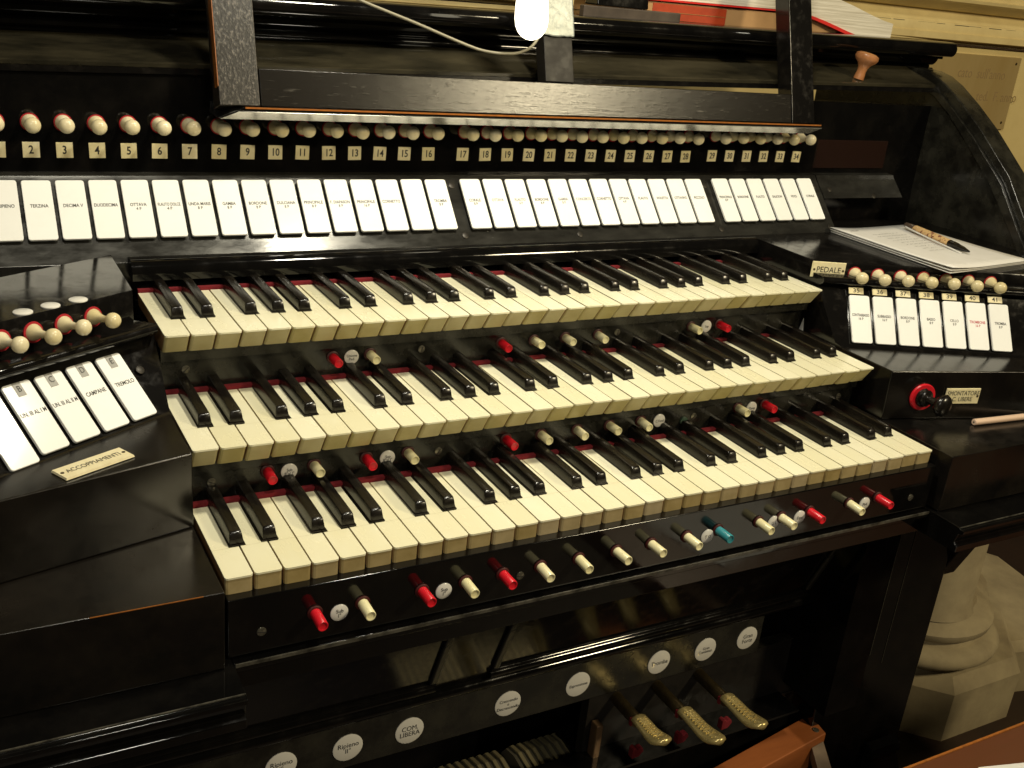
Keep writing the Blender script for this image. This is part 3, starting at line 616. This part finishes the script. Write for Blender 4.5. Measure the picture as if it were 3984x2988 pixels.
# foil on the middle post
v, f = prism([dpt(.4780, .0940, .0010), dpt(.5195, .0915, .0010), dpt(.5195, .20, .0010), dpt(.4780, .20, .0010)], [dpt(.4780, .0940, .0004), dpt(.5195, .0915, .0004), dpt(.5195, .20, .0004), dpt(.4780, .20, .0004)])
vs, fs = [], []
for i in range(13):
    for j in range(25):
        x = .4778 + (.0422) * i / 12; s = .092 + .108 * j / 24 + (.0022 * random.random() if j == 0 else 0)
        vs.append(dpt(x, s, .0016 + .0009 * random.random()))
for i in range(12):
    for j in range(24): a = i * 25 + j; fs.append((a, a + 25, a + 26, a + 1))
fo = centred('foil_wrap', vs, fs, FOIL, MD, smooth=True); sm = fo.modifiers.new('s', 'SUBSURF'); sm.levels = 1; sm.render_levels = 1
sl = fo.modifiers.new('t', 'SOLIDIFY'); sl.thickness = .0008
# ---- lamp -------------------------------------------------------------------------
LP = base('desk_lamp', label='lit bare bulb with grey cable hanging before the middle post of the music desk', cat='lamp', loc=tuple(BULB))
bp = [(.0015, -.0300), (.0060, -.0290), (.0110, -.0262), (.0150, -.0215), (.0178, -.0150), (.0188, -.0070), (.0186, .0), (.0178, .010), (.0160, .022), (.0138, .034), (.0125, .042)]
place('bulb', lathe_mesh('bulb', bp, GLASS, 28), frame(BULB, (1, 0, 0), (-.05, .05, 1)), LP)
place('socket', lathe_mesh('socket', [(.0135, .0425), (.0140, .050), (.0140, .085), (.008, .092)], EBONY, 20), frame(BULB, (1, 0, 0), (-.05, .05, 1)), LP)
tube('cable', [(.437, .392, .52), (.456, .396, .455), (.466, .398, .410), (.4575, .400, .3835), (.440, .400, .3722), (.4165, .400, .3695), (.390, .400, .3715), (.362, .400, .3785), (.308, .400, .3950), (.242, .400, .4140), (.180, .402, .435), (.09, .41, .475)], .0017, CABLE, LP)
# ---- books ------------------------------------------------------------------------
def warp(name, x0, x1, y0, y1, zb, th, mats, fmat_side, bend, parent, nx=22, **k):
    # closed slab bent in z along x: bend(x)->(dz, dy)
    vs, fs, mi = [], [], []
    for i in range(nx + 1):
        x = x0 + (x1 - x0) * i / nx; dz, dy, t = bend((x - x0) / (x1 - x0))
        for (y, z) in ((y0 + dy, 0), (y1 + dy, 0), (y1 + dy, th * t), (y0 + dy, th * t)): vs.append((x, y, zb + dz + z))
    for i in range(nx):
        a = i * 4
        for j in range(4):
            q = (j + 1) % 4; fs.append((a + j, a + q, a + 4 + q, a + 4 + j)); mi.append(fmat_side[j])
    fs += [(0, 1, 2, 3), tuple(nx * 4 + j for j in range(4))]; mi += [fmat_side[4], fmat_side[4]]
    o = centred(name, vs, fs, mats, parent, fmat=mi, **k); smooth_by_angle(o.data, 40); return o
B1 = base('thick_book', label='thick tan bound volume with red spine label lying flat on the console top', cat='book', loc=(.93, .6, .415))
box('cover', (.700, .535, .4150), (1.10, .72, .4395), CARD, B1, bevel=.0015)
box('spine_label', (.712, .5342, .4165), (.840, .5352, .4375), REDLAB, B1, bevel=.0004)
box('gilt_line', (.715, .5336, .4265), (.838, .5341, .4270), BRASS, B1)
B2 = base('floppy_book', label='floppy white-paged book with red cover edge sagging over the thick tan volume', cat='book', loc=(.95, .6, .44))
def bend(t):
    x = t; s = max(0, (t - .55) / .45); return (-.036 * (3 * s * s - 2 * s ** 3) + .004 * t, -.012 * s, 1 + .45 * math.sin(s * 3.14) + .25 * s)
warp('pages', .690, 1.158, .533, .70, .4425, .0235, [PAGES], (0, 0, 0, 0, 0), bend, B2)
warp('cover', .688, 1.148, .5315, .70, .4402, .0022, [REDCOV], (0, 0, 0, 0, 0), lambda t: (bend(t)[0] - .001 * t, bend(t)[1], 1 + 1.2 * max(0, math.sin(max(0, (t - .55) / .45) * math.pi))), B2)
DB = base('dark_plank', label='dark wooden plank with black object on top lying on the console top', cat='plank', loc=(.69, .53, .41))
box('board', (.595, .522, .4125), (.752, .533, .4270), mat('brown_black_wood', (.035, .025, .018), .5, col2=(.075, .055, .04), nscale=30), DB, bevel=.0015)
xprof('black_stand', [(.526, .4275), (.560, .4275), (.556, .436), (.545, .448), (.530, .448)], .618, .700, LACQ, DB, bevel=.002)
box('wooden_block', (.575, .56, .4125), (.60, .60, .425), DKWOOD, kind=None, label='small dark block on the console top just right of the foil wrapped post', cat='block')
CC = base('curled_sheet', label='cream sheet on the left of the console top, seen left of the desk post', cat='sheet', loc=(.07, .6, .405))
v, f = prism([(.036, .60, .4205), (.125, .56, .4150), (.125, .62, .4150), (.045, .64, .4205)], [(.036, .60, .4213), (.125, .56, .4235), (.125, .62, .4235), (.045, .64, .4213)])
centred('sheet', v, f, PAGES, CC)
# ---- note pad, pen, pencil -----------------------------------------------------------
zp = .1548
pad = [(.956, .370), (1.137, .387), (1.141, .176), (.953, .1525)]
NP = base('notepad', label='white pad of paper lying on the right jamb with a pen on it', cat='notepad', loc=(1.05, .27, zp))
for i, (sc, dz) in enumerate(((.985, 0), (.992, .0012), (1.0, .0024))):
    cx, cy = 1.047, .271; jx = random.uniform(-.0015, .0015)
    nx = 10; vs, fs = [], []
    for a in range(nx + 1):
        for b in range(nx + 1):
            s, t = a / nx, b / nx
            x = (1 - t) * ((1 - s) * pad[0][0] + s * pad[1][0]) + t * ((1 - s) * pad[3][0] + s * pad[2][0])
            y = (1 - t) * ((1 - s) * pad[0][1] + s * pad[1][1]) + t * ((1 - s) * pad[3][1] + s * pad[2][1])
            curl = .0045 * max(0, 1 - s * 2.2) ** 2 + .002 * max(0, t * 2 - 1) ** 2 * (i + 1) / 3
            vs.append((cx + (x - cx) * sc + jx, cy + (y - cy) * sc, zp + dz + curl * (i + .4) / 2.4))
    for a in range(nx):
        for b in range(nx): q = a * (nx + 1) + b; fs.append((q, q + nx + 1, q + nx + 2, q + 1))
    o = centred('page', vs, fs, PAPER, NP, smooth=True); sd = o.modifiers.new('t', 'SOLIDIFY'); sd.thickness = .0009
M = Matrix.Translation((.985, .352, zp + .0062)) @ Matrix.Rotation(.10, 4, 'Z')
place('lettering', text_mesh('6.05.20', .006, GREYINK, 1), M, NP)
for i in range(9):
    s = ''.join(random.choice('-~. ') for _ in range(28))
    place('lettering', text_mesh(s, .008, GREYINK, .75), Matrix.Translation((1.03 + .002 * i, .335 - .011 * i, zp + .0050)) @ Matrix.Rotation(.10, 4, 'Z'), NP)
PN = base('pen', label='patterned gold and brown ballpoint pen lying on the white pad', cat='pen', loc=(1.08, .29, zp + .008))
a, b = V((1.101, .361, zp + .0095)), V((1.064, .214, zp + .0085)); dr = (b - a).normalized(); Lp = (b - a).length
Mp = frame(a, (0, 0, 1), dr)
place('barrel', lathe_mesh('barrel', [(.0048, .022), (.0054, .024), (.0056, .060), (.0054, .105)], GOLDP, 18), Mp, PN)
place('cap', lathe_mesh('cap', [(.003, -.002), (.0042, .0), (.0042, .005), (.0046, .0065), (.0050, .022)], CLEARP, 18), Mp, PN)
place('grip', lathe_mesh('grip', [(.0053, .105), (.0050, .112), (.0053, .1125), (.0048, .122), (.0044, .1225), (.0036, .135), (.0012, .148)], EBONY, 18), Mp, PN)
o = tube('clip', [a + V((-.006, 0, -.001)) + dr * .004, a + V((-.0085, .0, -.002)) + dr * .05, a + V((-.0080, 0, -.004)) + dr * .140], .0012, PAPER, PN)
PC = base('pencil', label='short bare wooden pencil lying on the right key cheek', cat='pencil', loc=(.95, .035, .004))
a, b = V((.913, .0385, .0042)), V((1.03, .0295, .0042)); dr = (b - a).normalized()
place('shaft', lathe_mesh('shaft', [(.0034, 0), (.0040, .0006), (.0040, .085), (.0006, .104)], PINK, 12), frame(a, (0, 0, 1), dr), PC)
place('lead', lathe_mesh('lead', [(.0010, -.0003), (.0010, .0), (.0004, .0001)], INK, 10), frame(a, (0, 0, 1), dr), PC)
# ---- bench ----------------------------------------------------------------------------
BN = base('bench', label='brown varnished wooden bench corner with a white sheet, lower right', cat='bench', loc=(.9, -.4, FLOOR))
zb = -.25
box('seat', (.60, -.52, zb - .035), (1.5, -.180, zb), BRWOOD, BN, bevel=.003)
box('worn_edge', (.605, -.1815, zb - .002), (1.48, -.1790, zb + .0006), EDGE, BN)
for x in (1.30,): box('leg', (x, -.5, FLOOR), (x + .05, -.2, zb - .036), BRWOOD, BN, bevel=.003)
v, f = prism([(.7080, -.2100, zb + .001), (.90, -.262, zb + .001), (.90, -.45, zb + .001), (.66, -.42, zb + .001)], [(.7080, -.2100, zb + .002), (.90, -.262, zb + .002), (.90, -.45, zb + .002), (.66, -.42, zb + .002)])
props(centred('paper_sheet', v, f, PAPER), label='white sheet lying on the brown bench, bottom right corner', cat='paper')
# ---- pedalboard end ---------------------------------------------------------------------
PB = base('pedalboard', label='orange wooden pedalboard end block below the toe levers', cat='pedalboard', loc=(.8, .1, FLOOR))
zo = -.5
plan('end_block', [(.879, .143), (.871, .101), (.736, .081), (.60, .060), (.60, .097), (.695, .112)], zo - .05, zo, ORWOOD, PB, bevel=.002)
v, f = prism([(.868, .1005, zo - .012), (.842, .0965, zo - .012), (.800, -.05, zo - .11), (.826, -.05, zo - .11)], [(.868, .1005, zo - .03), (.842, .0965, zo - .03), (.800, -.05, zo - .13), (.826, -.05, zo - .13)])
centred('side_rail', v, f, mat('grey_brown_wood', (.22, .15, .09), .5, col2=(.15, .10, .06), nscale=40), PB, bevel=.001)
place('screw', lathe_mesh('screw', [(.005, 0), (.0045, .001), (.0005, .0015)], STEEL, 14), frame((.861, .112, zo), (1, 0, 0), (0, 0, 1)), PB)
box('frame', (.60, .06, FLOOR), (.87, .10, zo - .051), DKWOOD, PB)
# ---- wall with plaque, column ------------------------------------------------------------
WY = .90
WA = base('wall', kind='structure', loc=(1.5, WY, FLOOR))
box('wall_face', (-1.6, WY, .10), (4.0, WY + .1, 1.6), CREAM, WA)
box('wall_base', (-1.6, WY - .004, FLOOR), (4.0, WY + .1, .10), DKSTONE, WA)
xprof('moulding', [(WY, .4085), (WY - .006, .4085), (WY - .006, .4135), (WY - .024, .4165), (WY - .024, .4285), (WY - .020, .4300), (WY - .020, .4460), (WY - .018, .4490), (WY - .015, .4495), (WY, .4700)], -1.6, 4.0, CREAM2, WA, smooth=True)
xprof('moulding', [(WY, .4720), (WY - .012, .4745), (WY - .030, .4860), (WY - .048, .4900), (WY - .050, .4960), (WY - .044, .4985), (WY - .044, .5030), (WY, .52)], -1.6, 4.0, CREAM2, WA, smooth=True)
for i in range(16):
    x = 1.50 + i * .055 + random.uniform(-.01, .01); box('crack', (x, WY - .0202, .4455 + random.uniform(-.0006, .0006)), (x + random.uniform(.02, .05), WY - .0198, .4463), INK, WA)
box('crack', (-1.6, WY - .0065, .4058), (4.0, WY + .001, .4080), mat('dark_gap', (.05, .025, .012), .8), WA)
PQ = base('wall_plaque', label='engraved brass plaque on the cream wall behind the right cheek', cat='plaque', loc=(1.85, WY, .3))
box('plate', (1.60, WY - .006, .235), (1.987, WY - .001, .391), BRASSP, PQ, bevel=.001)
DI = mat('engraved_dark', (.27, .18, .075), .6)
place('lettering', text_mesh("cato  sull'anno", .030, DI, .9), frame((1.868, WY - .0064, .352), (1, 0, 0), (0, -1, 0)), PQ)
place('lettering', text_mesh("ted.  F. anno", .030, DI, .9), frame((1.935, WY - .0064, .305), (1, 0, 0), (0, -1, 0)), PQ)
for x, z in ((1.972, .378), (1.972, .25)): place('screw', SCR_S, frame((x, WY - .006, z), (1, 0, 0), (0, -1, 0)) @ Matrix.Scale(2, 4), PQ)
CL = base('stone_column', label='clustered cream stone column on a stepped base beside the console', cat='column', loc=(1.36, .34, FLOOR))
def colm(name, prof, x, y, mt, seg=40, rot=0): return place(name, lathe_mesh(name, prof, mt, seg, deg=50 if seg > 10 else 20), Matrix.Translation((x, y, 0)) @ Matrix.Rotation(rot, 4, 'Z'), CL)
colm('plinth', [(.235, FLOOR), (.235, -.650), (.215, -.625), (.10, -.612)], 1.42, .43, STONE, 8, math.radians(22.5))
colm('base_moulding', [(.150, -.611), (.158, -.603), (.160, -.592), (.150, -.580), (.130, -.577), (.128, -.568), (.138, -.560), (.140, -.548), (.128, -.536), (.110, -.530), (.105, -.522)], 1.375, .375, STONE)
colm('shaft', [(.092, -.530), (.085, -.515), (.082, -.115)], 1.360, .350, STONE)
colm('shaft', [(.055, -.54), (.052, -.115)], 1.475, .400, MARBLE)
colm('base_moulding', [(.10, -.611), (.105, -.60), (.095, -.575), (.080, -.565), (.088, -.555), (.07, -.540)], 1.50, .42, STONE)
colm('plinth', [(.24, FLOOR), (.24, -.655), (.22, -.642), (.10, -.640)], 1.62, .48, STONE, 8, math.radians(10))
